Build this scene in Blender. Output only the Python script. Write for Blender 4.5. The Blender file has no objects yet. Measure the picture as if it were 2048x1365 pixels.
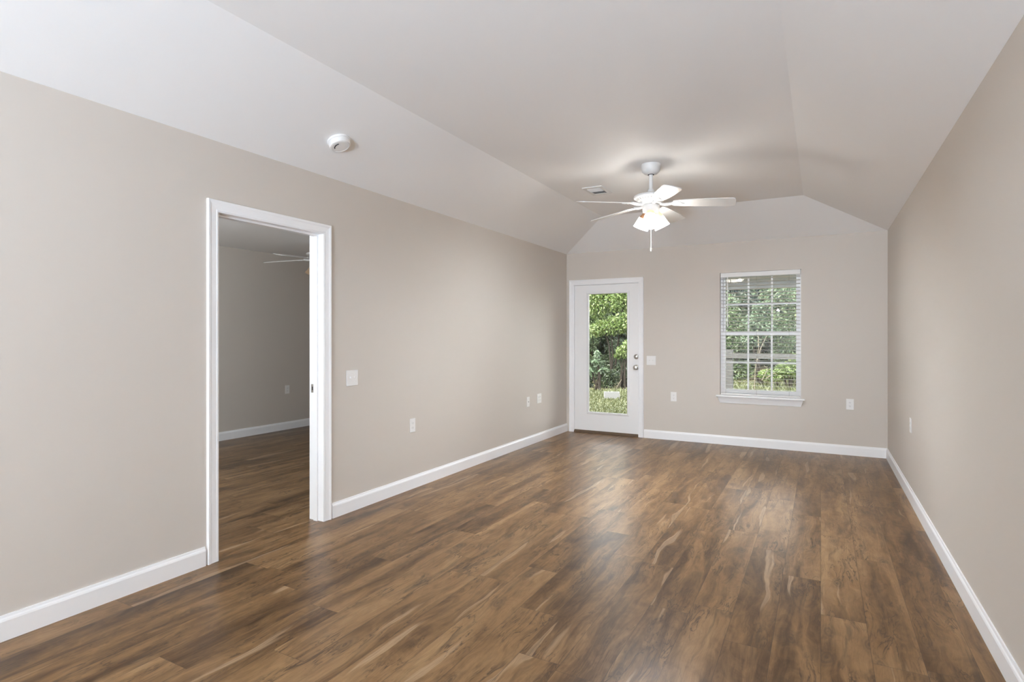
import bpy, bmesh, math, random
import numpy as np
from mathutils import Vector, Matrix

R = math.radians
SC = bpy.context.scene
COL = SC.collection

# ------------------------------------------------------------------ camera, sky, lights, exposure
W_PX, H_PX = 2048, 1365
F_PX = 1138.1
YAW = 0.49705            # camera turned left of the room's long axis
CAM_H = 1.304
cam = bpy.data.cameras.new('camera'); cam_ob = bpy.data.objects.new('camera', cam); COL.objects.link(cam_ob)
cam.sensor_fit = 'HORIZONTAL'; cam.sensor_width = 36.0
cam.lens = 36.0 * F_PX / W_PX
cam.shift_y = -(H_PX / 2 - 673.7) / W_PX
cam.clip_start = 0.02; cam.clip_end = 200
cam_ob.location = (0, 0, CAM_H); cam_ob.rotation_euler = (R(90), 0, YAW)
SC.camera = cam_ob

world = bpy.data.worlds.new('world'); SC.world = world; world.use_nodes = True
wn = world.node_tree.nodes; wl = world.node_tree.links; wn.clear()
sky = wn.new('ShaderNodeTexSky'); sky.sky_type = 'NISHITA'; sky.sun_disc = False
sky.sun_elevation = R(52); sky.sun_rotation = R(200); sky.air_density = 1.0; sky.dust_density = 2.0
bg = wn.new('ShaderNodeBackground'); bg.inputs['Strength'].default_value = 1.65
wo = wn.new('ShaderNodeOutputWorld'); hs = wn.new('ShaderNodeHueSaturation'); hs.inputs['Saturation'].default_value = 0.12; wl.new(sky.outputs[0], hs.inputs['Color']); wl.new(hs.outputs[0], bg.inputs[0]); wl.new(bg.outputs[0], wo.inputs[0])

def lamp(name, kind, loc, rot, energy, color=(1, 1, 1), **kw):
    l = bpy.data.lights.new(name, kind); l.energy = energy; l.color = color
    for k, v in kw.items(): setattr(l, k, v)
    o = bpy.data.objects.new(name, l); COL.objects.link(o); o.location = loc; o.rotation_euler = rot
    return o
lamp('sun', 'SUN', (0, -10, 12), (R(42), 0, R(-25)), 6.4, (1.0, 0.95, 0.86), angle=R(1.0))
# added fill lights out of view, behind the camera and inside the bedroom
lamp('rear_fill', 'AREA', (-0.08, -7.7, 0.95), (R(113), 0, 0), 90, (1.0, 1.0, 0.96), shape='RECTANGLE', size=1.2, size_y=1.7)  # added frontal fill; the wall behind it has no opening
lamp('rear_point_fill', 'POINT', (-0.2, -6.6, 0.95), (0, 0, 0), 150, (0.74, 0.98, 1.30), shadow_soft_size=0.25)  # added point fill without a fixture, set low to reach the ceiling
lamp('left_point_fill', 'POINT', (-2.75, -3.6, 2.2), (0, 0, 0), 60, (0.95, 0.98, 1.0), shadow_soft_size=0.17)  # added point fill near the left wall, no fixture built
lamp('upward_fill', 'AREA', (0.08, -4.9, 0.04), (R(180), 0, 0), 690, (0.76, 0.98, 1.24), shape='RECTANGLE', size=0.95, size_y=2.6)  # added upward fill to brighten the ceiling; no sun reaches this floor
lamp('bedroom_fill', 'AREA', (-3.3, 1.2, 1.7), (R(100), 0, R(90)), 78, (0.88, 1.0, 1.10), shape='RECTANGLE', size=1.6, size_y=1.4)  # added fill against the near bedroom wall; the bedroom has no window

SC.view_settings.view_transform = 'Standard'
SC.view_settings.look = 'None'
SC.view_settings.exposure = 0.52
SC.view_settings.gamma = 1.0
SC.view_settings.use_curve_mapping = False
SC.cycles.use_denoising = True
SC.cycles.max_bounces = 14; SC.cycles.diffuse_bounces = 12; SC.cycles.glossy_bounces = 4
SC.cycles.transparent_max_bounces = 16; SC.cycles.sample_clamp_indirect = 4.0
SC.cycles.caustics_reflective = False; SC.cycles.caustics_refractive = False

# ------------------------------------------------------------------ materials
def new_mat(name):
    m = bpy.data.materials.new(name); m.use_nodes = True
    nt = m.node_tree; b = nt.nodes['Principled BSDF']
    return m, nt, b
def plain(name, col, rough=0.5, metal=0.0, spec=0.5, bump=0.0, bscale=200.0, var=0.0):
    m, nt, b = new_mat(name); N, L = nt.nodes, nt.links
    b.inputs['Base Color'].default_value = (*col, 1); b.inputs['Roughness'].default_value = rough
    b.inputs['Metallic'].default_value = metal; b.inputs['Specular IOR Level'].default_value = spec
    tc = N.new('ShaderNodeTexCoord')
    no = N.new('ShaderNodeTexNoise'); no.inputs['Scale'].default_value = bscale; no.inputs['Detail'].default_value = 3
    L.new(tc.outputs['Object'], no.inputs['Vector'])
    if bump:
        bp = N.new('ShaderNodeBump'); bp.inputs['Strength'].default_value = bump; bp.inputs['Distance'].default_value = 0.002
        L.new(no.outputs['Fac'], bp.inputs['Height']); L.new(bp.outputs['Normal'], b.inputs['Normal'])
    if var:
        mx = N.new('ShaderNodeMix'); mx.data_type = 'RGBA'; mx.inputs[6].default_value = tuple(c * (1 - var) for c in col) + (1,)
        mx.inputs[7].default_value = tuple(min(1, c * (1 + var)) for c in col) + (1,)
        L.new(no.outputs['Fac'], mx.inputs[0]); L.new(mx.outputs[2], b.inputs['Base Color'])
    return m
M = {}
M['wall'] = plain('greige_wall_paint', (0.590, 0.538, 0.482), 0.55, spec=0.35, bump=0.08, bscale=260)
M['ceil'] = plain('white_ceiling_paint', (0.91, 0.91, 0.91), 0.8, spec=0.2, bump=0.10, bscale=220)
M['trim'] = plain('white_trim_paint', (0.89, 0.89, 0.895), 0.35, spec=0.45)
M['door'] = plain('white_door_paint', (0.86, 0.855, 0.85), 0.38, spec=0.45)
M['plastic'] = plain('white_plastic', (0.80, 0.785, 0.765), 0.35)
M['vinyl'] = plain('white_vinyl', (0.84, 0.84, 0.84), 0.35)
M['slat'] = plain('white_blind_slat', (0.80, 0.79, 0.77), 0.5)
M['cord'] = plain('blind_cord', (0.30, 0.29, 0.27), 0.8)
M['fan'] = plain('white_fan_enamel', (0.76, 0.755, 0.745), 0.35)
M['dark'] = plain('dark_slot', (0.03, 0.03, 0.03), 0.7)
M['grey_slot'] = plain('grey_slot', (0.22, 0.22, 0.22), 0.7)
M['nickel'] = plain('satin_nickel', (0.52, 0.50, 0.47), 0.32, metal=1.0)
M['thresh'] = plain('dark_wood_threshold', (0.10, 0.062, 0.035), 0.5, bscale=40, var=0.3)
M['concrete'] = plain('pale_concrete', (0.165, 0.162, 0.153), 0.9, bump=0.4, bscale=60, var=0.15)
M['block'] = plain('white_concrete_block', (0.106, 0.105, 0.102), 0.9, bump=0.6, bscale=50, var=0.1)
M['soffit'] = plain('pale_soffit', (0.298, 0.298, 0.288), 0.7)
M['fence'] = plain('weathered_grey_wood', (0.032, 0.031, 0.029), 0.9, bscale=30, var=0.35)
M['bark'] = plain('bark', (0.016, 0.013, 0.010), 0.95, spec=0.1, bscale=25, var=0.4)
M['twig'] = plain('pale_twig', (0.085, 0.075, 0.055), 0.9, spec=0.1, bscale=25, var=0.2)
M['brown_glass'] = plain('brown_glass_neck', (0.20, 0.095, 0.045), 0.25)

def glow(name, col, strength, base):
    m, nt, b = new_mat(name)
    b.inputs['Base Color'].default_value = (*base, 1); b.inputs['Roughness'].default_value = 0.3
    b.inputs['Emission Color'].default_value = (*col, 1); b.inputs['Emission Strength'].default_value = strength
    return m
M['shade_lit'] = glow('lit_frosted_glass', (1.0, 0.96, 0.90), 21, (0.8, 0.75, 0.66))
M['bulb_lit'] = glow('lit_bulb', (0.89, 0.97, 1.06), 2300, (0.8, 0.8, 0.8))
M['neck_lit'] = glow('lit_amber_glass_neck', (1.0, 0.74, 0.46), 0.55, (0.68, 0.47, 0.28))
M['shade_off'] = plain('unlit_amber_glass', (0.42, 0.30, 0.20), 0.3)

def glass_mat():
    m = bpy.data.materials.new('clear_glass'); m.use_nodes = True; nt = m.node_tree; N, L = nt.nodes, nt.links; N.clear()
    out = N.new('ShaderNodeOutputMaterial'); mix = N.new('ShaderNodeMixShader'); tr = N.new('ShaderNodeBsdfTransparent')
    gl = N.new('ShaderNodeBsdfGlossy'); gl.inputs['Roughness'].default_value = 0.02
    tr.inputs[0].default_value = (0.96, 0.975, 0.965, 1)
    fr = N.new('ShaderNodeFresnel'); fr.inputs['IOR'].default_value = 1.35
    L.new(fr.outputs[0], mix.inputs[0]); L.new(tr.outputs[0], mix.inputs[1]); L.new(gl.outputs[0], mix.inputs[2]); L.new(mix.outputs[0], out.inputs[0])
    return m
M['glass'] = glass_mat()

def leaf_mat(name, c_dark, c_mid, c_light):
    m, nt, b = new_mat(name); N, L = nt.nodes, nt.links
    g = N.new('ShaderNodeNewGeometry'); r = N.new('ShaderNodeValToRGB')
    r.color_ramp.elements[0].color = (*c_dark, 1); r.color_ramp.elements[1].color = (*c_light, 1)
    e = r.color_ramp.elements.new(0.55); e.color = (*c_mid, 1)
    L.new(g.outputs['Random Per Island'], r.inputs[0]); L.new(r.outputs[0], b.inputs['Base Color'])
    b.inputs['Roughness'].default_value = 0.45; b.inputs['Specular IOR Level'].default_value = 0.4
    tl = N.new('ShaderNodeBsdfTranslucent'); L.new(r.outputs[0], tl.inputs[0])
    mx = N.new('ShaderNodeMixShader'); mx.inputs[0].default_value = 0.3
    out = N['Material Output']; L.new(b.outputs[0], mx.inputs[1]); L.new(tl.outputs[0], mx.inputs[2]); L.new(mx.outputs[0], out.inputs[0])
    return m
M['leaf_bright'] = leaf_mat('bright_yellow_green_leaf', (0.044, 0.075, 0.014), (0.083, 0.121, 0.029), (0.132, 0.157, 0.060))
M['leaf_mid'] = leaf_mat('mid_green_leaf', (0.023, 0.042, 0.013), (0.048, 0.076, 0.026), (0.088, 0.109, 0.055))
M['leaf_dark'] = leaf_mat('dark_green_leaf', (0.012, 0.020, 0.009), (0.024, 0.037, 0.015), (0.047, 0.064, 0.029))
M['leaf_silver'] = leaf_mat('pale_green_leaf', (0.028, 0.049, 0.021), (0.055, 0.084, 0.043), (0.091, 0.119, 0.074))
M['grass'] = leaf_mat('dry_grass', (0.045, 0.053, 0.017), (0.078, 0.087, 0.036), (0.108, 0.115, 0.056))
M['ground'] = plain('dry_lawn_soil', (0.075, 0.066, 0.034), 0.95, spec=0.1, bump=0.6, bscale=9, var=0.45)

def floor_mat():
    m, nt, b = new_mat('brown_plank_floor'); N, L = nt.nodes, nt.links
    def math_(op, a, bb=None, c=None):
        n = N.new('ShaderNodeMath'); n.operation = op
        for i, v in enumerate((a, bb, c)):
            if v is None: continue
            if isinstance(v, (int, float)): n.inputs[i].default_value = v
            else: L.new(v, n.inputs[i])
        return n.outputs[0]
    def comb(x, y, z):
        n = N.new('ShaderNodeCombineXYZ')
        for i, v in enumerate((x, y, z)):
            if isinstance(v, (int, float)): n.inputs[i].default_value = v
            else: L.new(v, n.inputs[i])
        return n.outputs[0]
    def wnoise(vec):
        n = N.new('ShaderNodeTexWhiteNoise'); n.noise_dimensions = '3D'; L.new(vec, n.inputs['Vector']); return n.outputs['Value']
    def noise(vec, scale, detail=4, rough=0.55, dist=0.0):
        n = N.new('ShaderNodeTexNoise'); n.inputs['Scale'].default_value = scale; n.inputs['Detail'].default_value = detail
        n.inputs['Roughness'].default_value = rough; n.inputs['Distortion'].default_value = dist; L.new(vec, n.inputs['Vector']); return n.outputs['Fac']
    def ramp(fac, *stops):
        n = N.new('ShaderNodeValToRGB'); cr = n.color_ramp
        cr.elements[0].position = stops[0][0]; cr.elements[0].color = (*stops[0][1], 1)
        cr.elements[1].position = stops[-1][0]; cr.elements[1].color = (*stops[-1][1], 1)
        for p, c in stops[1:-1]:
            e = cr.elements.new(p); e.color = (*c, 1)
        L.new(fac, n.inputs[0]); return n.outputs[0]
    def mixc(fac, a, bb, mode='MIX'):
        n = N.new('ShaderNodeMix'); n.data_type = 'RGBA'; n.blend_type = mode
        if isinstance(fac, (int, float)): n.inputs[0].default_value = fac
        else: L.new(fac, n.inputs[0])
        for i, v in ((6, a), (7, bb)):
            if isinstance(v, tuple): n.inputs[i].default_value = (*v, 1)
            else: L.new(v, n.inputs[i])
        return n.outputs[2]
    tc = N.new('ShaderNodeTexCoord'); sp = N.new('ShaderNodeSeparateXYZ'); L.new(tc.outputs['Object'], sp.inputs[0])
    x, y = sp.outputs[0], sp.outputs[1]
    PW, PL = 0.182, 1.22
    cx = math_('DIVIDE', x, PW); ci = math_('FLOOR', cx); cf = math_('FRACT', cx)
    off = math_('MULTIPLY', wnoise(comb(ci, 7.3, 1.1)), 5.0)
    ry = math_('ADD', math_('DIVIDE', y, PL), off); ri = math_('FLOOR', ry); rf = math_('FRACT', ry)
    r1 = wnoise(comb(ci, ri, 3.7)); r2 = wnoise(comb(ci, ri, 9.1))
    sx = math_('ADD', x, math_('MULTIPLY', r1, 37.0)); sy = math_('ADD', y, math_('MULTIPLY', r2, 53.0))
    # sideways wander of the grain
    wob = math_('MULTIPLY', math_('SUBTRACT', noise(comb(math_('MULTIPLY', sx, 5.0), math_('MULTIPLY', sy, 1.5), r1), 1.0, 3, 0.5), 0.5), 0.13)
    gx = math_('ADD', sx, wob)
    broad = noise(comb(math_('MULTIPLY', gx, 10.0), math_('MULTIPLY', sy, 1.1), r2), 1.0, 4, 0.55, 0.5)
    grain = noise(comb(math_('MULTIPLY', gx, 95.0), math_('MULTIPLY', sy, 3.6), r1), 1.0, 5, 0.62, 0.2)
    fine = noise(comb(math_('MULTIPLY', gx, 320.0), math_('MULTIPLY', sy, 14.0), r1), 1.0, 3, 0.6)
    blotch = noise(comb(math_('MULTIPLY', gx, 17.0), math_('MULTIPLY', sy, 6.0), r2), 1.0, 6, 0.66, 1.1)
    t = math_('ADD', math_('MULTIPLY', broad, 0.60), math_('MULTIPLY', grain, 0.18))
    t = math_('ADD', t, math_('MULTIPLY', blotch, 0.30))
    t = math_('ADD', t, math_('MULTIPLY', math_('SUBTRACT', r1, 0.56), 0.11))
    col = ramp(t, (0.36, (0.049, 0.0240, 0.0095)), (0.44, (0.097, 0.051, 0.021)), (0.53, (0.166, 0.091, 0.038)),
               (0.60, (0.222, 0.126, 0.056)), (0.72, (0.298, 0.182, 0.086)))
    # patches of dark mineral streak with frayed edges
    st = noise(comb(math_('MULTIPLY', gx, 20.0), math_('MULTIPLY', sy, 1.5), r2), 1.0, 7, 0.64, 0.7)
    stm = ramp(st, (0.56, (0, 0, 0)), (0.66, (1, 1, 1)))
    col = mixc(math_('MULTIPLY', stm, 0.52), col, (0.072, 0.045, 0.024))
    # thin dark figure lines following the grain, in patches
    fg = noise(comb(math_('MULTIPLY', gx, 26.0), math_('MULTIPLY', sy, 3.4), r1), 1.0, 4, 0.6, 0.8)
    fl = ramp(math_('ABSOLUTE', math_('SUBTRACT', fg, 0.5)), (0.006, (1, 1, 1)), (0.028, (0, 0, 0)))
    fm = ramp(noise(comb(math_('MULTIPLY', sx, 6.0), math_('MULTIPLY', sy, 2.4), r2), 1.0, 2, 0.5), (0.46, (0, 0, 0)), (0.60, (1, 1, 1)))
    col = mixc(math_('MULTIPLY', math_('MULTIPLY', fl, fm), 0.80), col, (0.050, 0.029, 0.016))
    # knots with faint rings
    vo = N.new('ShaderNodeTexVoronoi'); vo.voronoi_dimensions = '2D'; vo.inputs['Scale'].default_value = 1.0; vo.inputs['Randomness'].default_value = 1.0
    L.new(comb(math_('MULTIPLY', gx, 7.0), math_('MULTIPLY', sy, 2.6), 0.0), vo.inputs['Vector'])
    vd = math_('ADD', vo.outputs['Distance'], math_('MULTIPLY', math_('SUBTRACT', blotch, 0.5), 0.22))
    ring = math_('SINE', math_('MULTIPLY', vd, 75.0))
    near = ramp(vd, (0.04, (1, 1, 1)), (0.26, (0, 0, 0)))
    keep = math_('GREATER_THAN', N_sep(N, L, vo.outputs['Color']), 0.62)
    kn = math_('MULTIPLY', math_('MULTIPLY', near, keep), math_('ADD', math_('MULTIPLY', ring, 0.28), 0.62))
    col = mixc(math_('MULTIPLY', kn, 0.85), col, (0.060, 0.037, 0.022))
    # pale sapwood ribbons
    sap = noise(comb(math_('MULTIPLY', gx, 15.0), math_('MULTIPLY', sy, 0.7), r1), 1.0, 1, 0.4, 0.2)
    sapm = ramp(sap, (0.675, (0, 0, 0)), (0.70, (1, 1, 1)), (0.76, (0.7, 0.7, 0.7)))
    col = mixc(math_('MULTIPLY', sapm, math_('ADD', math_('MULTIPLY', grain, 0.7), 0.05)), col, (0.46, 0.325, 0.205))
    col = mixc(0.22, col, ramp(fine, (0.3, (0.35, 0.35, 0.35)), (0.7, (0.75, 0.75, 0.75))), 'OVERLAY')
    # seams
    ex = math_('MULTIPLY', math_('MINIMUM', cf, math_('SUBTRACT', 1.0, cf)), PW)
    ey = math_('MULTIPLY', math_('MINIMUM', rf, math_('SUBTRACT', 1.0, rf)), PL)
    ed = math_('MINIMUM', ex, ey)
    seam = math_('LESS_THAN', ed, 0.0014)
    col = mixc(math_('MULTIPLY', seam, 0.55), col, (0.045, 0.028, 0.016))
    L.new(col, b.inputs['Base Color'])
    b.inputs['Specular IOR Level'].default_value = 0.22
    rg = ramp(grain, (0.3, (0.29, 0.29, 0.29)), (0.7, (0.33, 0.33, 0.33))); L.new(rg, b.inputs['Roughness'])
    bp = N.new('ShaderNodeBump'); bp.inputs['Strength'].default_value = 0.25; bp.inputs['Distance'].default_value = 0.001
    hh = math_('SUBTRACT', 1.0, seam); L.new(hh, bp.inputs['Height']); L.new(bp.outputs[0], b.inputs['Normal'])
    return m
def N_sep(N, L, colsock):
    n = N.new('ShaderNodeSeparateColor'); L.new(colsock, n.inputs[0]); return n.outputs[0]
M['floor'] = floor_mat()

# ------------------------------------------------------------------ mesh helpers
class MB:
    def __init__(s): s.v = []; s.f = []
    def add(s, vs, fs, mat=None):
        b = len(s.v)
        s.v += [tuple(mat @ Vector(p)) if mat is not None else tuple(p) for p in vs]
        s.f += [tuple(b + i for i in f) for f in fs]; return s
    def box(s, x0, x1, y0, y1, z0, z1, mat=None, bev=0.0):
        if bev <= 0:
            vs = [(x0, y0, z0), (x1, y0, z0), (x1, y1, z0), (x0, y1, z0), (x0, y0, z1), (x1, y0, z1), (x1, y1, z1), (x0, y1, z1)]
            return s.add(vs, [(0, 3, 2, 1), (4, 5, 6, 7), (0, 1, 5, 4), (1, 2, 6, 5), (2, 3, 7, 6), (3, 0, 4, 7)], mat)
        bm = bmesh.new(); bmesh.ops.create_cube(bm, size=1)
        for v in bm.verts: v.co = Vector(((x0 + x1) / 2 + v.co.x * (x1 - x0), (y0 + y1) / 2 + v.co.y * (y1 - y0), (z0 + z1) / 2 + v.co.z * (z1 - z0)))
        bmesh.ops.bevel(bm, geom=bm.edges[:], offset=bev, segments=2, affect='EDGES', profile=0.5)
        return s.bm(bm, mat)
    def bm(s, bm, mat=None):
        bm.verts.index_update(); s.add([v.co[:] for v in bm.verts], [[v.index for v in f.verts] for f in bm.faces], mat); bm.free(); return s
    def lathe(s, prof, n=40, mat=None, cap0=True, cap1=True):
        vs = [(r * math.cos(2 * math.pi * i / n), r * math.sin(2 * math.pi * i / n), z) for r, z in prof for i in range(n)]
        fs = [(k * n + i, k * n + (i + 1) % n, (k + 1) * n + (i + 1) % n, (k + 1) * n + i) for k in range(len(prof) - 1) for i in range(n)]
        if cap0: fs.append(tuple(range(n))[::-1])
        if cap1: fs.append(tuple((len(prof) - 1) * n + i for i in range(n)))
        return s.add(vs, fs, mat)
    def tube(s, pts, rad, n=8, mat=None):
        pts = [Vector(p) for p in pts]; rs = rad if isinstance(rad, (list, tuple)) else [rad] * len(pts)
        vs = []; up = Vector((0.13, 0.21, 0.97))
        for i, p in enumerate(pts):
            t = (pts[min(i + 1, len(pts) - 1)] - pts[max(i - 1, 0)]).normalized()
            a = t.cross(up); a = a.normalized() if a.length > 1e-4 else Vector((1, 0, 0)); c = t.cross(a)
            vs += [tuple(p + rs[i] * (a * math.cos(2 * math.pi * k / n) + c * math.sin(2 * math.pi * k / n))) for k in range(n)]
        fs = [(k * n + i, k * n + (i + 1) % n, (k + 1) * n + (i + 1) % n, (k + 1) * n + i) for k in range(len(pts) - 1) for i in range(n)]
        fs += [tuple(range(n))[::-1], tuple((len(pts) - 1) * n + i for i in range(n))]
        return s.add(vs, fs, mat)
    def prism(s, poly, z0, z1, mat=None):
        n = len(poly); vs = [(x, y, z0) for x, y in poly] + [(x, y, z1) for x, y in poly]
        fs = [tuple(range(n))[::-1], tuple(range(n, 2 * n))] + [(i, (i + 1) % n, n + (i + 1) % n, n + i) for i in range(n)]
        return s.add(vs, fs, mat)
    def build(s, name, mat, parent=None, smooth=False, loc=None):
        me = bpy.data.meshes.new(name); me.from_pydata(s.v, [], s.f); me.update()
        bm = bmesh.new(); bm.from_mesh(me); bmesh.ops.recalc_face_normals(bm, faces=bm.faces[:]); bm.to_mesh(me); bm.free()
        o = bpy.data.objects.new(name, me); COL.objects.link(o)
        if mat: me.materials.append(mat)
        if parent: o.parent = parent
        if loc: o.location = loc
        if smooth:
            me.polygons.foreach_set('use_smooth', [True] * len(me.polygons))
            me.set_sharp_from_angle(angle=R(35))
        return o
def struct(o): o['kind'] = 'structure'; return o
def tag(o, label, cat, group=None, kind=None):
    o['label'] = label; o['category'] = cat
    if group: o['group'] = group
    if kind: o['kind'] = kind
    return o
def thing(name, label, cat, loc=(0, 0, 0), rz=0, group=None, mat=None):
    o = bpy.data.objects.new(name, None); COL.objects.link(o); o.empty_display_size = 0.1
    if mat is not None: o.matrix_world = mat
    else: o.location = loc; o.rotation_euler = (0, 0, rz)
    return tag(o, label, cat, group)

# ------------------------------------------------------------------ room numbers
XL, XR, YB, YF = -3.084, 0.630, 7.267, -8.0
HC, HT = 2.44, 2.74            # wall height, raised ceiling height
OFF = 0.784                    # width of the sloped ceiling border
TH = 0.12
XB = -6.60                     # far wall of the bedroom
DY0, DY1, DZ = 2.076, 2.905, 2.045        # bedroom doorway
EX0, EX1, EZ = -2.985, -2.065, 2.018      # back door opening
WX0, WX1, WZ0, WZ1 = -1.073, -0.197, 0.600, 2.075   # window opening

# floor (one slab under both rooms)
struct(MB().box(XB - TH, XR + TH, YF - TH, YB + 0.15, -0.10, 0.0).build('floor', M['floor']))
# walls
w = MB(); x0, x1 = XL - TH, XL
w.box(x0, x1, YF, DY0, 0, HC); w.box(x0, x1, DY1, YB, 0, HC); w.box(x0, x1, DY0, DY1, DZ, HC)
struct(w.build('wall_left', M['wall']))
w = MB(); y0, y1 = YB, YB + 0.15
w.box(XB - TH, EX0, y0, y1, 0, HC); w.box(EX0, EX1, y0, y1, EZ, HC); w.box(EX1, WX0, y0, y1, 0, HC)
w.box(WX0, WX1, y0, y1, 0, WZ0); w.box(WX0, WX1, y0, y1, WZ1, HC); w.box(WX1, XR + TH, y0, y1, 0, HC)
struct(w.build('wall_back', M['wall']))
struct(MB().box(XR, XR + TH, YF, YB, 0, HC).build('wall_right', M['wall']))
struct(MB().box(XB - TH, XR + TH, YF - TH, YF, 0, HC).build('wall_front', M['wall']))
struct(MB().box(XB - TH, XB, YF, YB, 0, HC).build('wall_bedroom', M['wall']))
struct(MB().box(XB, XL - TH, 0.2, 0.32, 0, HC).build('wall_closet', M['wall']))
# ceiling with a raised flat centre and sloped borders
c = MB()
o4 = [(XL, YF, HC), (XR, YF, HC), (XR, YB, HC), (XL, YB, HC)]
i4 = [(XL + OFF, YF + OFF, HT), (XR - OFF, YF + OFF, HT), (XR - OFF, YB - OFF, HT), (XL + OFF, YB - OFF, HT)]
t4 = [(XL - TH, YF - TH, HC), (XR + TH, YF - TH, HC), (XR + TH, YB + 0.15, HC), (XL - TH, YB + 0.15, HC)]
u4 = [(x, y, HT + 0.12) for x, y, _ in t4]
c.add(o4 + i4 + t4 + u4, [(4, 5, 6, 7)] + [(k, (k + 1) % 4, 4 + (k + 1) % 4, 4 + k) for k in range(4)]
      + [(8 + k, 8 + (k + 1) % 4, (k + 1) % 4, k) for k in range(4)] + [(8 + k, 12 + k, 12 + (k + 1) % 4, 8 + (k + 1) % 4) for k in range(4)] + [(12, 13, 14, 15)])
struct(c.build('ceiling', M['ceil']))
struct(MB().box(XB - TH, XL - TH, YF - TH, YB + 0.15, HC, HC + 0.12).build('ceiling_bedroom', M['ceil']))

# baseboards
BP = [(0, 0), (0.015, 0), (0.015, 0.084), (0.0125, 0.092), (0.009, 0.098), (0.007, 0.108), (0, 0.108)]
def baseboard(name, p0, p1, nrm, mb=None):
    p0, p1, n = Vector(p0), Vector(p1), Vector(nrm)
    vs = [tuple((p + n * a)[:2]) + (z,) for p in (p0, p1) for a, z in BP]; k = len(BP)
    fs = [(i, (i + 1) % k, k + (i + 1) % k, k + i) for i in range(k)] + [tuple(range(k)), tuple(range(k, 2 * k))]
    return mb.add(vs, fs)
CW = 0.063
b = MB(); baseboard('', (XL, YF, 0), (XL, DY0 - CW, 0), (1, 0, 0), b); baseboard('', (XL, DY1 + CW, 0), (XL, YB, 0), (1, 0, 0), b)
struct(b.build('baseboard_left', M['trim']))
b = MB(); baseboard('', (EX1 + CW, YB, 0), (XR, YB, 0), (0, -1, 0), b); struct(b.build('baseboard_back', M['trim']))
b = MB(); baseboard('', (XR, YF, 0), (XR, YB, 0), (-1, 0, 0), b); struct(b.build('baseboard_right', M['trim']))
b = MB(); baseboard('', (XB, 0.32, 0), (XB, YB, 0), (1, 0, 0), b); struct(b.build('baseboard_bedroom', M['trim']))

# casings: U-shaped swept moulding around an opening
CP = [(-0.006, 0), (-0.006, 0.009), (0.004, 0.012), (0.010, 0.010), (0.040, 0.013), (0.050, 0.017), (0.060, 0.018), (CW, 0.014), (CW, 0)]
def casing(mb, fn, s0, s1, z1, prof=CP):
    k = len(prof); rings = []
    for (s, z, ds, dz) in ((s0, 0, -1, 0), (s0, z1, -1, 1), (s1, z1, 1, 1), (s1, 0, 1, 0)):
        rings += [fn(s + ds * o, z + dz * o, p) for o, p in prof]
    fs = [(r * k + i, r * k + (i + 1) % k, (r + 1) * k + (i + 1) % k, (r + 1) * k + i) for r in range(3) for i in range(k)]
    fs += [tuple(range(k)), tuple(range(3 * k, 4 * k))]
    return mb.add(rings, fs)
# bedroom doorway trim: casing, jamb, stop
t = MB(); casing(t, lambda s, z, p: (XL + p, s, z), DY0 + 0.012, DY1 - 0.012, DZ - 0.012)
casing(t, lambda s, z, p: (XL - TH - p, s, z), DY0 + 0.012, DY1 - 0.012, DZ - 0.012)
jx0, jx1 = XL - TH, XL
t.box(jx0, jx1, DY0, DY0 + 0.018, 0, DZ); t.box(jx0, jx1, DY1 - 0.018, DY1, 0, DZ); t.box(jx0, jx1, DY0 + 0.018, DY1 - 0.018, DZ - 0.018, DZ)
sx0, sx1 = XL - 0.078, XL - 0.042
t.box(sx0, sx1, DY0 + 0.017, DY0 + 0.030, 0, DZ - 0.0305); t.box(sx0, sx1, DY1 - 0.030, DY1 - 0.017, 0, DZ - 0.0305); t.box(sx0, sx1, DY0 + 0.017, DY1 - 0.017, DZ - 0.030, DZ - 0.017)
tr1 = struct(t.build('trim_1', M['trim']))
sp = MB().box(XL - TH + 0.008, XL - 0.084, DY1 - 0.0195, DY1 - 0.0178, 0.905, 0.965, bev=0.0006)
spo = sp.build('strike_plate', M['nickel'], tr1); spo['label'] = 'satin metal strike plate'
MB().box(XL - TH + 0.017, XL - 0.093, DY1 - 0.0199, DY1 - 0.0193, 0.922, 0.948).build('latch_hole', M['dark'], spo)

# ------------------------------------------------------------------ back door
t = MB(); casing(t, lambda s, z, p: (s, YB - p, z), EX0 + 0.006, EX1 - 0.006, EZ - 0.006)
t.box(EX0, EX0 + 0.014, YB, YB + 0.15, 0, EZ); t.box(EX1 - 0.014, EX1, YB, YB + 0.15, 0, EZ); t.box(EX0, EX1, YB, YB + 0.15, EZ - 0.014, EZ)
struct(t.build('trim_2', M['trim']))
SX0, SX1, SZ0, SZ1, SY0, SY1 = EX0 + 0.017, EX1 - 0.017, 0.034, EZ - 0.017, YB + 0.012, YB + 0.056
GX0, GX1, GZ0, GZ1 = -2.764, -2.229, 0.287, 1.877
d = MB()
d.box(SX0, GX0 - 0.01, SY0, SY1, SZ0, SZ1); d.box(GX1 + 0.01, SX1, SY0, SY1, SZ0, SZ1)
d.box(GX0 - 0.01, GX1 + 0.01, SY0, SY1, SZ0, GZ0 - 0.01); d.box(GX0 - 0.01, GX1 + 0.01, SY0, SY1, GZ1 + 0.01, SZ1)
door = struct(d.build('door_1', M['door']))
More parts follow.
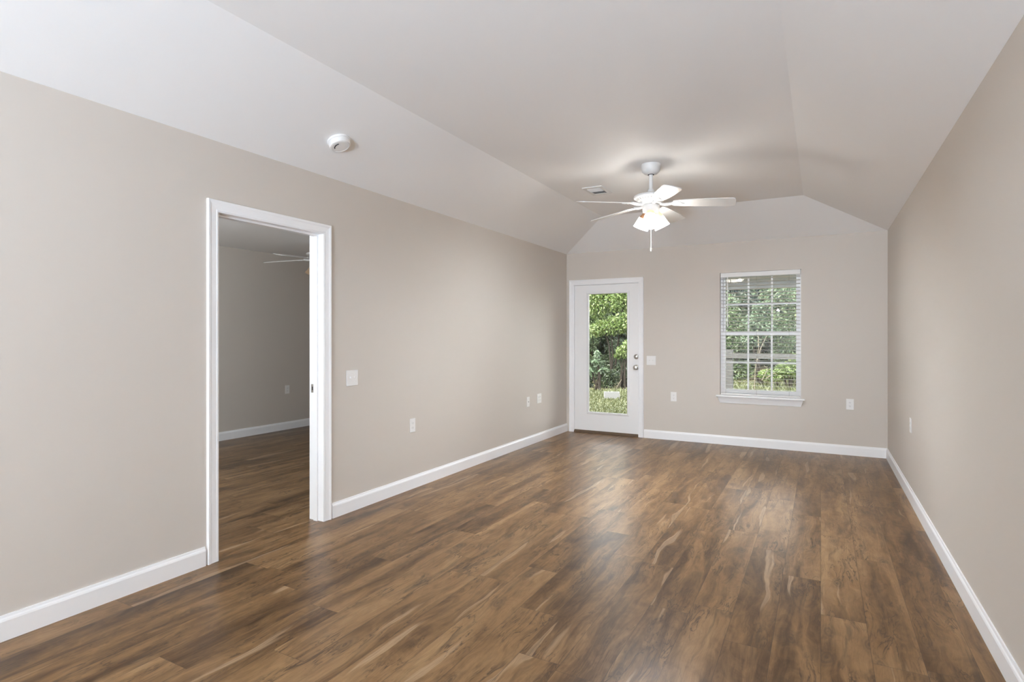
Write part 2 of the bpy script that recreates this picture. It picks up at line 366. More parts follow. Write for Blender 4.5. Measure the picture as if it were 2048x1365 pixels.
def ring(mb, x0, x1, z0, z1, prof, yface):
    k = len(prof); vs = []
    for (x, z, dx, dz) in ((x0, z0, -1, -1), (x0, z1, -1, 1), (x1, z1, 1, 1), (x1, z0, 1, -1)):
        vs += [(x + dx * o, yface - p, z + dz * o) for o, p in prof]
    fs = [(r * k + i, r * k + (i + 1) % k, ((r + 1) % 4) * k + (i + 1) % k, ((r + 1) % 4) * k + i) for r in range(4) for i in range(k)]
    return mb.add(vs, fs)
lf = MB()
LP = [(0, -0.022), (0, 0.008), (0.006, 0.013), (0.020, 0.010), (0.030, 0.004), (0.030, 0), (0.0101, 0), (0.0101, -0.022)]
ring(lf, GX0, GX1, GZ0, GZ1, LP, SY0); lf.build('lite_frame', M['vinyl'], door)
MB().box(GX0 - 0.009, GX1 + 0.009, SY0 + 0.023, SY0 + 0.029, GZ0 - 0.009, GZ1 + 0.009).build('glass_pane', M['glass'], door)
MW = lambda x, y, z, rx: Matrix.Translation((x, y, z)) @ Matrix.Rotation(rx, 4, 'X')
k = MB(); k.lathe([(0.032, 0), (0.032, 0.006), (0.026, 0.010), (0.021, 0.012), (0.020, 0.020), (0.016, 0.022)], 28, MW(-2.109, SY0, 1.042, R(90)))
k.box(-2.118, -2.100, SY0 - 0.040, SY0 - 0.018, 1.036, 1.048, bev=0.003)
ko = k.build('deadbolt', M['nickel'], door, smooth=True); ko['label'] = 'satin metal deadbolt thumb turn'
k = MB(); k.lathe([(0.033, 0), (0.033, 0.005), (0.027, 0.009), (0.012, 0.013), (0.011, 0.030), (0.020, 0.038), (0.027, 0.048), (0.028, 0.056), (0.024, 0.064), (0.012, 0.068)], 28, MW(-2.109, SY0, 0.905, R(90)))
ko = k.build('door_knob', M['nickel'], door, smooth=True); ko['label'] = 'satin metal door knob'
t = MB(); t.prism([(YB - 0.012, 0.0), (YB - 0.012, 0.010), (YB + 0.008, 0.032), (YB + 0.15, 0.032), (YB + 0.15, 0.0)], EX0 + 0.014, EX1 - 0.014,
                  Matrix(((0, 0, 1, 0), (1, 0, 0, 0), (0, 1, 0, 0), (0, 0, 0, 1))))
to = t.build('threshold', M['thresh'], door); to['label'] = 'dark brown wooden threshold'

# ------------------------------------------------------------------ window
fy0, fy1 = YB + 0.055, YB + 0.135
def frame_box(mb, x0, x1, z0, z1, wdt, y0, y1, wb=None, wt=None):
    wb = wb or wdt; wt = wt or wdt
    mb.box(x0, x0 + wdt, y0, y1, z0, z1); mb.box(x1 - wdt, x1, y0, y1, z0, z1)
    mb.box(x0 + wdt, x1 - wdt, y0, y1, z0, z0 + wb); mb.box(x0 + wdt, x1 - wdt, y0, y1, z1 - wt, z1)
    return mb
win = struct(frame_box(MB(), WX0, WX1, WZ0, WZ1, 0.026, fy0, fy1).build('window_1', M['vinyl']))
zm = 1.345
def sash(name, z0, z1, y0, wb, wt):
    s = frame_box(MB(), WX0 + 0.026, WX1 - 0.026, z0, z1, 0.026, y0, y0 + 0.034, wb, wt).build(name, M['vinyl'], win)
    gx0, gx1, gz0, gz1 = WX0 + 0.052, WX1 - 0.052, z0 + wb, z1 - wt
    MB().box(gx0, gx1, y0 + 0.022, y0 + 0.026, gz0, gz1).build('glass_pane', M['glass'], s)
    m = MB()
    for q in (1 / 3, 2 / 3):
        xx = gx0 + (gx1 - gx0) * q; m.box(xx - 0.010, xx + 0.010, y0 + 0.014, y0 + 0.021, gz0, gz1)
    zz = (gz0 + gz1) / 2; m.box(gx0, gx1, y0 + 0.0145, y0 + 0.0205, zz - 0.010, zz + 0.010)
    m.build('grille', M['vinyl'], s)
sash('upper_sash', zm - 0.020, WZ1 - 0.026, fy0 + 0.040, 0.040, 0.030)
sash('lower_sash', WZ0 + 0.026, zm + 0.022, fy0 + 0.004, 0.040, 0.044)
# stool and apron
s = MB(); s.box(WX0 - 0.040, WX1 + 0.040, YB - 0.055, YB, WZ0 - 0.022, WZ0 - 0.002, bev=0.004); s.box(WX0 + 0.001, WX1 - 0.001, YB - 0.002, fy0, WZ0 - 0.020, WZ0 + 0.001)
a0, a1 = WX0 - 0.022, WX1 + 0.022
prof = [(0.0, 0.504, 0.022), (0.010, 0.504, 0.022), (0.014, 0.520, 0.016), (0.026, 0.548, 0.008), (0.034, 0.562, 0.002), (0.036, 0.578, 0.0), (0.0, 0.578, 0.0)]
n = len(prof); vs = [(a0 + i, YB - p, z) for p, z, i in prof] + [(a1 - i, YB - p, z) for p, z, i in prof]
s.add(vs, [tuple(range(n)), tuple(range(n, 2 * n))] + [(i, (i + 1) % n, n + (i + 1) % n, n + i) for i in range(n)])
so = struct(s.build('trim_3', M['trim']))
# blind
bl = thing('window_blind', 'white horizontal slat blind lowered with open slats in the back wall window', 'blind', ((WX0 + WX1) / 2, YB + 0.026, WZ0 + 0.002))
bw = (WX1 - WX0) / 2 - 0.006; bh = WZ1 - WZ0
MB().box(-bw, bw, -0.026, 0.022, bh - 0.058, bh - 0.004, bev=0.002).build('headrail', M['slat'], bl)
s = MB(); z = 0.035; i = 0
while z < bh - 0.066:
    s.add([(-bw + 0.004, -0.0245, z + 0.0026), (bw - 0.004, -0.0245, z + 0.0026), (bw - 0.004, 0, z + 0.0015), (-bw + 0.004, 0, z + 0.0015), (bw - 0.004, 0.0245, z - 0.0021), (-bw + 0.004, 0.0245, z - 0.0021),
           (-bw + 0.004, -0.0245, z + 0.0040), (bw - 0.004, -0.0245, z + 0.0040), (bw - 0.004, 0, z + 0.0029), (-bw + 0.004, 0, z + 0.0029), (bw - 0.004, 0.0245, z - 0.0007), (-bw + 0.004, 0.0245, z - 0.0007)],
          [(0, 1, 2, 3), (3, 2, 4, 5), (6, 9, 8, 7), (9, 11, 10, 8), (0, 6, 7, 1), (5, 4, 10, 11), (0, 3, 9, 6), (3, 5, 11, 9), (1, 7, 8, 2), (2, 8, 10, 4)])
    z += 0.0425
s.build('slats', M['slat'], bl)
MB().box(-bw + 0.003, bw - 0.003, -0.024, 0.024, 0.002, 0.018, bev=0.003).build('bottom_rail', M['slat'], bl)
for xx in (-bw * 0.86, -0.03, bw * 0.73):
    MB().tube([(xx, -0.0255, 0.016), (xx, -0.0255, bh - 0.06)], 0.0014, 5).build('ladder_cord', M['cord'], bl)
MB().tube([(-bw + 0.082, -0.034, bh - 0.05), (-bw + 0.082, -0.034, bh - 0.62), (-bw + 0.082, -0.034, bh - 0.66)], [0.0045, 0.0045, 0.006], 10).build('tilt_wand', M['vinyl'], bl, smooth=True)

# ------------------------------------------------------------------ wall plates (local: x along wall, y up, z out of the wall)
def wall_matrix(side, along, z):
    if side == 'L': return Matrix(((0, 0, 1, XL), (1, 0, 0, along), (0, 1, 0, z), (0, 0, 0, 1)))
    if side == 'R': return Matrix(((0, 0, -1, XR), (-1, 0, 0, along), (0, 1, 0, z), (0, 0, 0, 1)))
    if side == 'B': return Matrix(((1, 0, 0, along), (0, 0, -1, YB), (0, 1, 0, z), (0, 0, 0, 1)))
    if side == 'N': return Matrix(((0, 0, 1, XB), (1, 0, 0, along), (0, 1, 0, z), (0, 0, 0, 1)))
def plate_part(t, w_, h_):
    MB().box(-w_ / 2, w_ / 2, -h_ / 2, h_ / 2, 0, 0.006, bev=0.0022).build('cover_plate', M['plastic'], t)
def screw(t, x, y):
    so = MB().lathe([(0.0035, 0.0055), (0.0035, 0.0068), (0.002, 0.0074)], 12, Matrix.Translation((x, y, 0))).build('screw', M['plastic'], t)
def receptacle(t, x, y):
    rpoly = [(x + 0.017 * math.cos(a) , y + max(-0.0125, min(0.0125, 0.017 * math.sin(a)))) for a in [2 * math.pi * i / 28 for i in range(28)]]
    r = MB().prism(rpoly, 0.004, 0.0085).build('receptacle', M['plastic'], t)
    sl = MB()
    for dx, hh in ((-0.0065, 0.0045), (0.0065, 0.0036)): sl.box(x + dx - 0.0012, x + dx + 0.0012, y - hh + 0.002, y + hh + 0.002, 0.0080, 0.0088)
    sl.lathe([(0.0024, 0.008), (0.0024, 0.0088)], 10, Matrix.Translation((x, y - 0.0078, 0)))
    sl.build('socket_slots', M['grey_slot'], r)
def outlet(side, along, z, label, gangs=1):
    t = thing('outlet', label, 'outlet', mat=wall_matrix(side, along, z))
    plate_part(t, 0.072 + 0.046 * (gangs - 1), 0.117)
    for g in range(gangs):
        x = (g - (gangs - 1) / 2) * 0.046
        receptacle(t, x, 0.0195); receptacle(t, x, -0.0195); screw(t, x, 0)
    return t
def switch(side, along, z, label):
    t = thing('light_switch', label, 'light switch', mat=wall_matrix(side, along, z))
    plate_part(t, 0.118, 0.117)
    for x in (-0.023, 0.023):
        tg = MB(); tg.prism([(-0.0048, 0.0), (0.010, 0.0), (0.007, 0.012), (0.001, 0.013)], x - 0.0045, x + 0.0045, Matrix(((0, 0, 1, 0), (1, 0, 0, 0), (0, 1, 0, 0.005), (0, 0, 0, 1))))
        tg.build('toggle', M['plastic'], t)
        for y in (-0.030, 0.030): screw(t, x, y)
switch('L', 3.172, 0.995, 'white two-toggle switch plate on the left wall beside the bedroom doorway')
switch('B', -1.910, 0.998, 'white two-toggle switch plate on the back wall beside the glass door')
outlet('L', 3.889, 0.542, 'white outlet low on the left wall nearest the bedroom doorway')
outlet('L', 6.390, 0.535, 'double-width white outlet plate low on the left wall near the back corner', 2)
outlet('B', -1.626, 0.548, 'white outlet low on the back wall between glass door and window')
outlet('B', 0.283, 0.560, 'white outlet low on the back wall right of the window')
outlet('R', 5.477, 0.600, 'white outlet low on the right wall seen edge-on')
outlet('N', 5.530, 0.560, 'white outlet on the dim bedroom wall seen through the doorway')
t = thing('cable_plate', 'narrow white cable jack plate low on left wall beside the double outlet', 'wall plate', mat=wall_matrix('L', 6.085, 0.522))
plate_part(t, 0.070, 0.117)
MB().lathe([(0.0065, 0.005), (0.0065, 0.008), (0.0045, 0.008), (0.0045, 0.016)], 14).build('cable_jack', M['nickel'], t)
screw(t, 0, 0.042); screw(t, 0, -0.042)

# ------------------------------------------------------------------ smoke detector on the left sloped ceiling
sl = (HT - HC) / OFF; sdx = -2.740; ang = math.atan(sl)
sm = Matrix.Translation((sdx, 2.70, HC + (sdx - XL) * sl)) @ Matrix.Rotation(-ang, 4, 'Y') @ Matrix.Rotation(math.pi, 4, 'X')
sd = thing('smoke_detector', 'round white smoke detector on the sloped ceiling above the bedroom doorway', 'smoke detector', mat=sm)
MB().lathe([(0.074, 0), (0.074, 0.010), (0.070, 0.014)], 48).build('base_ring', M['plastic'], sd, smooth=True)
MB().lathe([(0.068, 0.012), (0.068, 0.034), (0.064, 0.042), (0.055, 0.046), (0.054, 0.0445), (0.010, 0.047)], 48).build('cover', M['plastic'], sd, smooth=True)
s = MB()
pts = [(0.040 * math.cos(a), 0.040 * math.sin(a)) for a in np.linspace(R(60), R(150), 14)] + [(0.034 * math.cos(a), 0.034 * math.sin(a)) for a in np.linspace(R(150), R(60), 14)]
s.prism(pts, 0.044, 0.0475); so = s.build('sounder_slot', M['dark'], sd); so['label'] = 'dark curved sounder slot'

# ------------------------------------------------------------------ ceiling vent
cv = thing('ceiling_vent', 'white rectangular air vent on the ceiling beside the fan', 'vent', (-1.925, 5.30, HT))
vf = MB()
for x0, x1, y0, y1 in ((-0.10, -0.066, -0.155, 0.155), (0.066, 0.10, -0.155, 0.155), (-0.066, 0.066, -0.155, -0.116), (-0.066, 0.066, 0.116, 0.155)):
    vf.box(x0, x1, y0, y1, -0.010, -0.001, bev=0.002)
vf.build('vent_frame', M['fan'], cv)
MB().box(-0.066, 0.066, -0.116, 0.116, -0.0035, -0.0015).build('duct_backing', M['dark'], cv)
lv = MB()
for i in range(7):
    y = -0.10 + i * 0.0333
    lv.box(-0.066, 0.066, -0.011, 0.011, -0.0008, 0.0008, Matrix.Translation((0, y, -0.010)) @ Matrix.Rotation(R(-36 if i < 3 else 15), 4, 'X'))
lv.box(-0.066, 0.066, -0.003, 0.003, -0.014, -0.003)
lv.build('louvres', M['fan'], cv)

# ------------------------------------------------------------------ ceiling fans
def ceiling_fan(loc, rz, label, lit, drop=0.0):
    f = thing('ceiling_fan', label, 'ceiling fan', loc, rz)
    MB().lathe([(0.079, 0), (0.080, -0.012), (0.078, -0.034), (0.070, -0.060), (0.052, -0.078), (0.028, -0.084), (0.020, -0.080)], 44).build('canopy', M['fan'], f, smooth=True)
    MB().lathe([(0.0165, -0.078), (0.0165, -0.26 + drop)], 20).build('downrod', M['fan'], f, smooth=True)
    co = MB().lathe([(0.026, -0.0835), (0.026, -0.0855), (0.017, -0.0855)], 24, None, True, False).build('hanger_gap_shade', M['dark'], f)  # dark ring stands in for the shade around the rod
    z = drop
    mo = MB().lathe([(0.020, -0.205 + z), (0.026, -0.212 + z), (0.030, -0.232 + z), (0.075, -0.243 + z), (0.118, -0.252 + z), (0.139, -0.262 + z), (0.142, -0.272 + z), (0.139, -0.280 + z),
                (0.120, -0.292 + z), (0.098, -0.305 + z), (0.092, -0.312 + z), (0.090, -0.330 + z), (0.070, -0.334 + z)], 56).build('motor_housing', M['fan'], f, smooth=True)
    vs = MB()
    for k in range(30):
        a = 2 * math.pi * k / 30
        vs.box(-0.010, 0.010, -0.0032, 0.0032, -0.001, 0.001, Matrix.Rotation(a, 4, 'Z') @ Matrix.Translation((0.1165, 0, -0.2942 + z)) @ Matrix.Rotation(R(31), 4, 'Y').inverted())
    vs.build('vent_slots', M['grey_slot'], mo)
    MB().lathe([(0.060, -0.332 + z), (0.070, -0.340 + z), (0.071, -0.352 + z), (0.069, -0.392 + z), (0.062, -0.402 + z), (0.030, -0.408 + z), (0.022, -0.430 + z), (0.012, -0.437 + z)], 44).build('switch_housing', M['fan'], f, smooth=True)
    # blades
    outline = [(0.178, -0.040), (0.20, -0.049), (0.26, -0.058), (0.36, -0.066), (0.48, -0.071), (0.60, -0.072), (0.640, -0.070), (0.654, -0.062), (0.661, -0.045), (0.664, 0.0)]
    outline = outline + [(x, -y) for x, y in outline[-2::-1]]
    for k in range(5):
        m = Matrix.Rotation(2 * math.pi * k / 5, 4, 'Z') @ Matrix.Translation((0, 0, -0.327 + z)) @ Matrix.Rotation(R(2.9), 4, 'Y') @ Matrix.Rotation(R(-12.5), 4, 'X')
        bd = MB().prism(outline, 0.001, 0.007, m).build('blade', M['fan'], f)
        ir = MB(); m2 = Matrix.Rotation(2 * math.pi * k / 5, 4, 'Z')
        plate = [(0.165, -0.016), (0.185, -0.030), (0.215, -0.036), (0.238, -0.026), (0.250, -0.010), (0.270, 0.0)]
        plate = plate + [(x, -y) for x, y in plate[-2::-1]]
        ir.prism(plate, -0.004, 0.001, m)
        ir.tube([(0.078, 0, -0.331 + z), (0.105, 0, -0.338 + z), (0.140, 0, -0.337 + z), (0.182, 0, -0.331 + z)], [0.013, 0.012, 0.013, 0.012], 10, m2)
        for (x, y) in ((0.205, -0.020), (0.205, 0.020), (0.245, 0)): ir.lathe([(0.005, -0.0065), (0.005, -0.004)], 10, m @ Matrix.Translation((x, y, 0)))
        ir.build('blade_iron', M['fan'], bd, smooth=True)
    # light kit
    for k, az in enumerate((R(270), R(30), R(150))):
        m = Matrix.Rotation(az, 4, 'Z') @ Matrix.Translation((0.034, 0, -0.388 + z)) @ Matrix.Rotation(R(-28), 4, 'Y')
        prof = [(0.0468, -0.062), (0.051, -0.080), (0.055, -0.105), (0.060, -0.130), (0.064, -0.148), (0.0615, -0.148), (0.052, -0.105), (0.0445, -0.062)]
        sh = MB().lathe(prof, 36, m, False, False).build('lamp_shade', M['shade_lit'] if lit else M['shade_off'], f, smooth=True)
        nk = MB().lathe([(0.018, -0.006), (0.026, -0.012), (0.036, -0.030), (0.0425, -0.0462), (0.0468, -0.0622), (0.0440, -0.0622)], 32, m, True, False)
        no = nk.build('shade_neck', M['brown_glass'] if (k == 2 or not lit) else M['neck_lit'], sh, smooth=True)
        if k == 2 and lit: no['label'] = 'brown unlit glass neck'
        MB().lathe([(0.013, -0.030), (0.014, -0.060), (0.022, -0.085), (0.026, -0.105), (0.022, -0.122), (0.008, -0.130)], 20, m).build('bulb', M['bulb_lit'] if lit else M['vinyl'], sh, smooth=True)
    ch = MB(); zz = -0.434 + z
    while zz > -0.690 + z:
        ch.lathe([(0.0008, 0.0), (0.0024, -0.0025), (0.0024, -0.004), (0.0008, -0.0065)], 8, Matrix.Translation((0, 0, zz))); zz -= 0.0065
    ch.lathe([(0.002, 0), (0.005, -0.008), (0.005, -0.026), (0.003, -0.030)], 12, Matrix.Translation((0, 0, zz)))
    ch.build('pull_chain', M['fan'], f)
    return f
FAN_A = YAW
ceiling_fan((-1.246, 4.73, HT), FAN_A + R(-18), 'white five-blade ceiling fan with lit glass shades over the living room', True)
ceiling_fan((-5.29, 4.89, HC), FAN_A + R(31.7), 'white ceiling fan with unlit shades in the dim bedroom, partly behind doorway', False, 0.12)

# ------------------------------------------------------------------ outside
GZ = -0.12
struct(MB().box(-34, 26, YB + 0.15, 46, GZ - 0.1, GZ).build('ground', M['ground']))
struct(MB().box(-1.9, 1.6, YB + 0.15, 9.5, GZ, -0.03).build('porch_floor', M['concrete']))
p = MB(); p.add([(-1.9, YB + 0.15, 2.44), (1.6, YB + 0.15, 2.44), (1.6, 9.7, 2.16), (-1.9, 9.7, 2.16), (-1.9, YB + 0.15, 2.54), (1.6, YB + 0.15, 2.54), (1.6, 9.7, 2.26), (-1.9, 9.7, 2.26)],
      [(0, 1, 2, 3), (4, 7, 6, 5), (0, 4, 5, 1), (1, 5, 6, 2), (2, 6, 7, 3), (3, 7, 4, 0)])
p.box(-1.9, 1.6, 9.66, 9.74, 2.06, 2.28)
struct(p.build('porch_ceiling', M['soffit']))

def at(u, dep):
    kx = (u - W_PX / 2) / F_PX
    return (kx * math.cos(YAW) - math.sin(YAW)) * dep, (kx * math.sin(YAW) + math.cos(YAW)) * dep

def leaves(blobs, n, ln, wd, seed, fold=0.18, droop=0.3):
    """leaf blades scattered through ellipsoid blobs: (cx,cy,cz, rx,ry,rz)"""
    g = np.random.default_rng(seed); vol = np.array([b[3] * b[4] * b[5] for b in blobs]) ** 0.8; pr = vol / vol.sum()
    idx = g.choice(len(blobs), n, p=pr); B = np.array(blobs)[idx]
    d = g.normal(size=(n, 3)); d /= np.linalg.norm(d, axis=1)[:, None]; rr = g.random(n) ** 0.42
    c = B[:, :3] + d * rr[:, None] * B[:, 3:6]
    ax = d * 0.7 + g.normal(size=(n, 3)) * 0.6; ax[:, 2] -= droop; ax /= np.linalg.norm(ax, axis=1)[:, None]
    nr = np.cross(ax, g.normal(size=(n, 3)) + np.array([0, 0, 0.2])); nr /= np.linalg.norm(nr, axis=1)[:, None]
    sd_ = np.cross(ax, nr); L_ = ln * (0.6 + 0.8 * g.random(n))[:, None]; Wd = wd * (0.7 + 0.6 * g.random(n))[:, None]
    mid_, up_ = c - ax * L_ * 0.16, c + ax * L_ * 0.20
    v = np.stack([c - ax * L_ / 2, mid_ + sd_ * Wd * 0.46 + nr * Wd * fold, up_ + sd_ * Wd * 0.40 + nr * Wd * fold, c + ax * L_ / 2,
                  up_ - sd_ * Wd * 0.40 + nr * Wd * fold, mid_ - sd_ * Wd * 0.46 + nr * Wd * fold], 1).reshape(-1, 3)
    q = np.arange(n)[:, None] * 6
    f = np.concatenate([q + np.array([0, 1, 2, 3]), q + np.array([0, 3, 4, 5])], 0)
    return v, f
def leaf_obj(name, blobs, n, ln, wd, seed, mat, parent=None, **kw):
    v, f = leaves(blobs, n, ln, wd, seed, **kw)
    me = bpy.data.meshes.new(name); me.from_pydata(v.tolist(), [], f.tolist()); me.update(); me.materials.append(mat)
    o = bpy.data.objects.new(name, me); COL.objects.link(o)
    if parent: o.parent = parent
    return o
def plant(name, cat, label, u, dep, blobs, n, ln, wd, mat, seed, trunk=None, group=None):
    x, y = at(u, dep); rnd = random.Random(seed)
    t = thing(name, label, cat, (x, y, GZ), 0, group)
    leaf_obj('foliage', blobs, n, ln, wd, seed, mat, t)
    st = MB()
    for i in range(trunk or 4):
        b_ = blobs[i % len(blobs)]; x0, y0 = rnd.uniform(-.12, .12), rnd.uniform(-.12, .12)
        mid = (b_[0] * 0.4 + rnd.uniform(-.1, .1), b_[1] * 0.4, b_[2] * 0.5)
        st.tube([(x0, y0, 0), mid, (b_[0], b_[1], b_[2])], [0.035, 0.024, 0.010], 7)
    st.build('stem', M['bark'], t, smooth=True)
    return t
def blob_cloud(seed, n, rx, ry, z0, z1, br):
    r_ = random.Random(seed)
    return [(r_.uniform(-rx, rx), r_.uniform(-ry, ry), r_.uniform(z0, z1), br * r_.uniform(.7, 1.3), br * r_.uniform(.7, 1.3), br * r_.uniform(.5, 1.0)) for _ in range(n)]

# woods at the back, dense and dark
for i, (u, dep, h) in enumerate([(1085 + 128 * k, 21.5, 5.2 + 0.3 * (k % 2)) for k in range(6)] + [(1150 + 110 * k, 25.5, 6.2 + 0.3 * (k % 2)) for k in range(5)] + [(1060 + 92 * k, 29.5, 7.0) for k in range(8)] + [(1100 + 84 * k, 33.5, 7.5) for k in range(8)]):
    plant('tree', 'tree', 'dark leafy tree in the woods beyond the yard', u, dep, blob_cloud(100 + i, 34, 0.58, 0.5, 0.25, h, 0.56), 6800, 0.26, 0.16, M['leaf_dark'], 200 + i, 3, 'dark trees of the woods behind the yard')
# in the glass door's view
plant('tree', 'tree', 'tall bright yellow-green tree filling the upper glass of the back door', 1226, 16.2,
      [(-0.5, 0, 2.35, .55, .5, .42), (0.35, -.1, 2.45, .6, .5, .38), (0.0, -.2, 1.72, .55, .45, .28), (0.45, -.3, 1.80, .5, .4, .3), (-0.55, .1, 1.62, .35, .4, .22), (0.2, 0.2, 3.0, .9, .6, .5), (-.6, .2, 2.9, .6, .5, .4)],
      7200, 0.09, 0.046, M['leaf_bright'], 11, 3)
plant('shrub', 'shrub', 'mid-green shrub on the left behind the back door glass', 1176, 18.0, [(-.1, 0, 1.5, .5, .5, .5), (-.2, 0, .9, .5, .45, .45), (.25, .1, 2.1, .5, .4, .4), (-.1, 0, 2.7, .5, .4, .4)], 3600, 0.10, 0.045, M['leaf_mid'], 12)
plant('shrub', 'shrub', 'yellow-green bush at mid height on the right side of the door glass', 1246, 15.4, [(0.05, 0, 1.02, .26, .3, .17), (0.25, 0, 1.22, .25, .3, .15), (-.12, 0, .9, .14, .2, .10)], 900, 0.095, 0.042, M['leaf_bright'], 13)
plant('sapling', 'sapling', 'young sapling with long pale drooping leaves low on the left behind the door glass', 1196, 14.7, [(-.02, 0, .78, .16, .18, .12), (.10, 0, .58, .14, .15, .08), (-.16, 0, .52, .15, .15, .13), (.0, 0, .98, .12, .12, .09)], 190, 0.15, 0.045, M['leaf_silver'], 14, 4)
plant('shrub', 'shrub', 'dark undergrowth shrub low on the right behind the door glass', 1244, 17.5, [(0, 0, .45, .55, .4, .40), (-.5, .2, .5, .4, .4, .40), (.5, 0, .8, .4, .4, .45), (-.1, .2, 1.0, .5, .4, .4)], 3600, 0.09, 0.035, M['leaf_dark'], 15)
for i, u in enumerate((1120, 1205, 1300, 1400, 1480, 1523, 1581, 1572, 1660)):
    plant('shrub', 'shrub', 'dark low undergrowth shrub at the foot of the woods', u, 27.5 if u in (1523, 1581) else 19.0, [(0, 0, .5, .62, .4, .5), (.1, 0, 1.2, .5, .4, .5), (-.2, 0, 1.8, .5, .4, .45)], 1900, 0.17, 0.09, M['leaf_dark'], 300 + i, 3, 'dark undergrowth shrubs along the woods')
for i, (u, dep) in enumerate(((1172, 15.9), (1212, 15.7), (1252, 15.95))):
    plant('shrub', 'shrub', 'low shaded undergrowth along the edge of the grass behind the door glass', u, dep, [(0, 0, .14, .30, .22, .16), (.12, .05, .36, .24, .2, .18), (-.15, .05, .55, .2, .2, .16)], 900, 0.085, 0.036, M['leaf_dark'], 330 + i, 3, 'low undergrowth at the edge of the grass')
# in the window's view
plant('shrub', 'shrub', 'mid-green shrub behind the left panes of the window', 1462, 17.0, [(-.3, 0, .9, .7, .5, .6), (.3, 0, 1.5, .6, .5, .5), (-.4, 0, 2.2, .7, .5, .6), (0, 0, .4, .7, .4, .35)], 4200, 0.095, 0.045, M['leaf_mid'], 21)
plant('shrub', 'shrub', 'pale silvery green shrub behind the upper middle panes of the window', 1518, 15.6, [(-.1, 0, 1.85, .32, .3, .22), (.15, 0, 1.6, .35, .3, .22), (-.2, 0, 1.35, .25, .3, .2), (.1, 0, 2.2, .3, .3, .2)], 1500, 0.10, 0.055, M['leaf_silver'], 22)
plant('shrub', 'shrub', 'mid-green shrub behind the right panes of the window', 1586, 16.4, [(0, 0, 1.0, .6, .5, .5), (-.3, 0, 1.7, .5, .5, .45), (.3, 0, 2.3, .6, .5, .5), (0, 0, .35, .7, .4, .3), (-.3, 0, 2.7, .6, .5, .4)], 4200, 0.095, 0.045, M['leaf_mid'], 23)
plant('shrub', 'shrub', 'low yellow-green shrub beyond the fence rail behind the lower right panes', 1572, 14.9, [(0.1, 0, .55, .4, .3, .22), (.3, 0, .85, .25, .25, .16), (-.35, 0, .4, .35, .3, .16)], 1500, 0.085, 0.04, M['leaf_bright'], 24)
plant('tree', 'tree', 'yellow-green tree branch tips at the top right of the window', 1600, 14.6, [(0.1, 0, 1.95, .22, .25, .14), (.25, 0, 1.75, .2, .2, .12), (.2, 0, 2.3, .3, .3, .15)], 600, 0.095, 0.045, M['leaf_bright'], 25)
# dead leaning branches behind the window
def bare(label, u, dep, pts, rad):
    x, y = at(u, dep)
    o = MB(); 
    for q in pts: o.tube(q, [rad, rad * .8, rad * .45], 7)
    ob = o.build('bare_branch', M['twig'], None, True, (x, y, GZ)); tag(ob, label, 'branch'); return ob
bare('thin pale bare trunk with forked top behind the middle panes of the window', 1508, 14.2, [[(0, 0, 0), (0.03, 0, .6), (0.12, 0, 1.25)], [(0.05, 0, .75), (.16, 0, 1.15), (.32, 0, 1.5)], [(0.10, 0, 1.2), (.10, 0, 1.4), (.08, 0, 1.6)]], 0.014)
bare('short thin dead branch leaning over the low shrubs behind the window', 1528, 14.6, [[(-.05, 0, 0.30), (.1, 0, .60), (.0, 0, .68)], [(0.05, 0, .35), (.25, 0, .5), (.30, 0, .45)]], 0.014)
bare('pale stick leaning out of the undergrowth behind the door glass', 1231, 15.0, [[(0, 0, 0), (0.08, 0, .16), (0.17, 0, .30)]], 0.020)
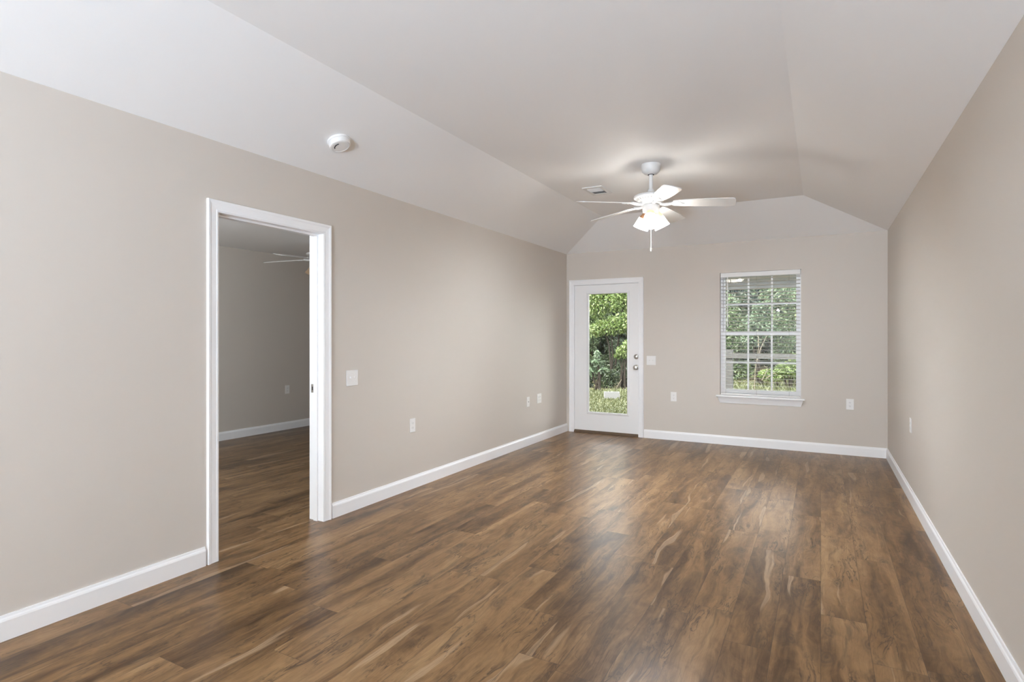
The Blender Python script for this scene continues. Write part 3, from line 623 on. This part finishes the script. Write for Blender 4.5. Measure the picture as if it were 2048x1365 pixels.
# concrete block in the grass
bx, by = at(1223.5, 12.95)
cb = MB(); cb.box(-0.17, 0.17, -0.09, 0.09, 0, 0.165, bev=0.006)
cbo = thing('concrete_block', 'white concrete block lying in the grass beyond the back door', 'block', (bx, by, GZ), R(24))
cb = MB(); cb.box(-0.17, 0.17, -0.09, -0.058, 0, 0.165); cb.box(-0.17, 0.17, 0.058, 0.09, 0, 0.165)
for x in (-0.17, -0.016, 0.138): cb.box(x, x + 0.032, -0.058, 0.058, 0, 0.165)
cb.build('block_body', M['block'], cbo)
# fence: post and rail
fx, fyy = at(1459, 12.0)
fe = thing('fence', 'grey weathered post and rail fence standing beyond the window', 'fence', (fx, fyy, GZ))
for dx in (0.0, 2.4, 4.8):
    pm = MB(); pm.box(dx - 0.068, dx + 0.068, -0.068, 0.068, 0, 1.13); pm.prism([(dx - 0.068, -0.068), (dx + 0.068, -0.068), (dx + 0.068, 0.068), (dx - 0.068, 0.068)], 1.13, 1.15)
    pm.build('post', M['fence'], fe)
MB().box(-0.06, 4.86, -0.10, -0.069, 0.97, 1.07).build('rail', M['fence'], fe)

# grass blades
g = np.random.default_rng(5); V = []; Fc = []
NB = 16000; cnt = 0
def grass_patch(n, u0, u1, d0, d1, hmin, hmax):
    global cnt
    for _ in range(n):
        x, y = at(g.uniform(u0, u1), g.uniform(d0, d1)); h = g.uniform(hmin, hmax); a = g.uniform(0, 6.283); wv = 0.008 + 0.006 * g.random()
        lx, ly = g.normal(0, h * .45, 2); cx_, sx_ = math.cos(a) * wv, math.sin(a) * wv
        V.extend([(x - cx_, y - sx_, GZ), (x + cx_, y + sx_, GZ), (x + lx * .4 + cx_ * .7, y + ly * .4 + sx_ * .7, GZ + h * .65), (x + lx * .4 - cx_ * .7, y + ly * .4 - sx_ * .7, GZ + h * .65), (x + lx, y + ly, GZ + h)])
        Fc.extend([(cnt, cnt + 1, cnt + 2, cnt + 3), (cnt + 3, cnt + 2, cnt + 4)]); cnt += 5
grass_patch(7000, 1150, 1290, 10.0, 14.8, 0.02, 0.07)
grass_patch(500, 1150, 1290, 13.4, 15.0, 0.06, 0.15)
grass_patch(7000, 1400, 1640, 12.4, 16.0, 0.03, 0.11)
grass_patch(1600, 1400, 1640, 14.0, 16.5, 0.10, 0.26)
me = bpy.data.meshes.new('grass'); me.from_pydata(V, [], Fc); me.materials.append(M['grass'])
go = bpy.data.objects.new('grass', me); COL.objects.link(go); tag(go, 'short dry grass growing across the back yard', 'grass', kind='stuff')
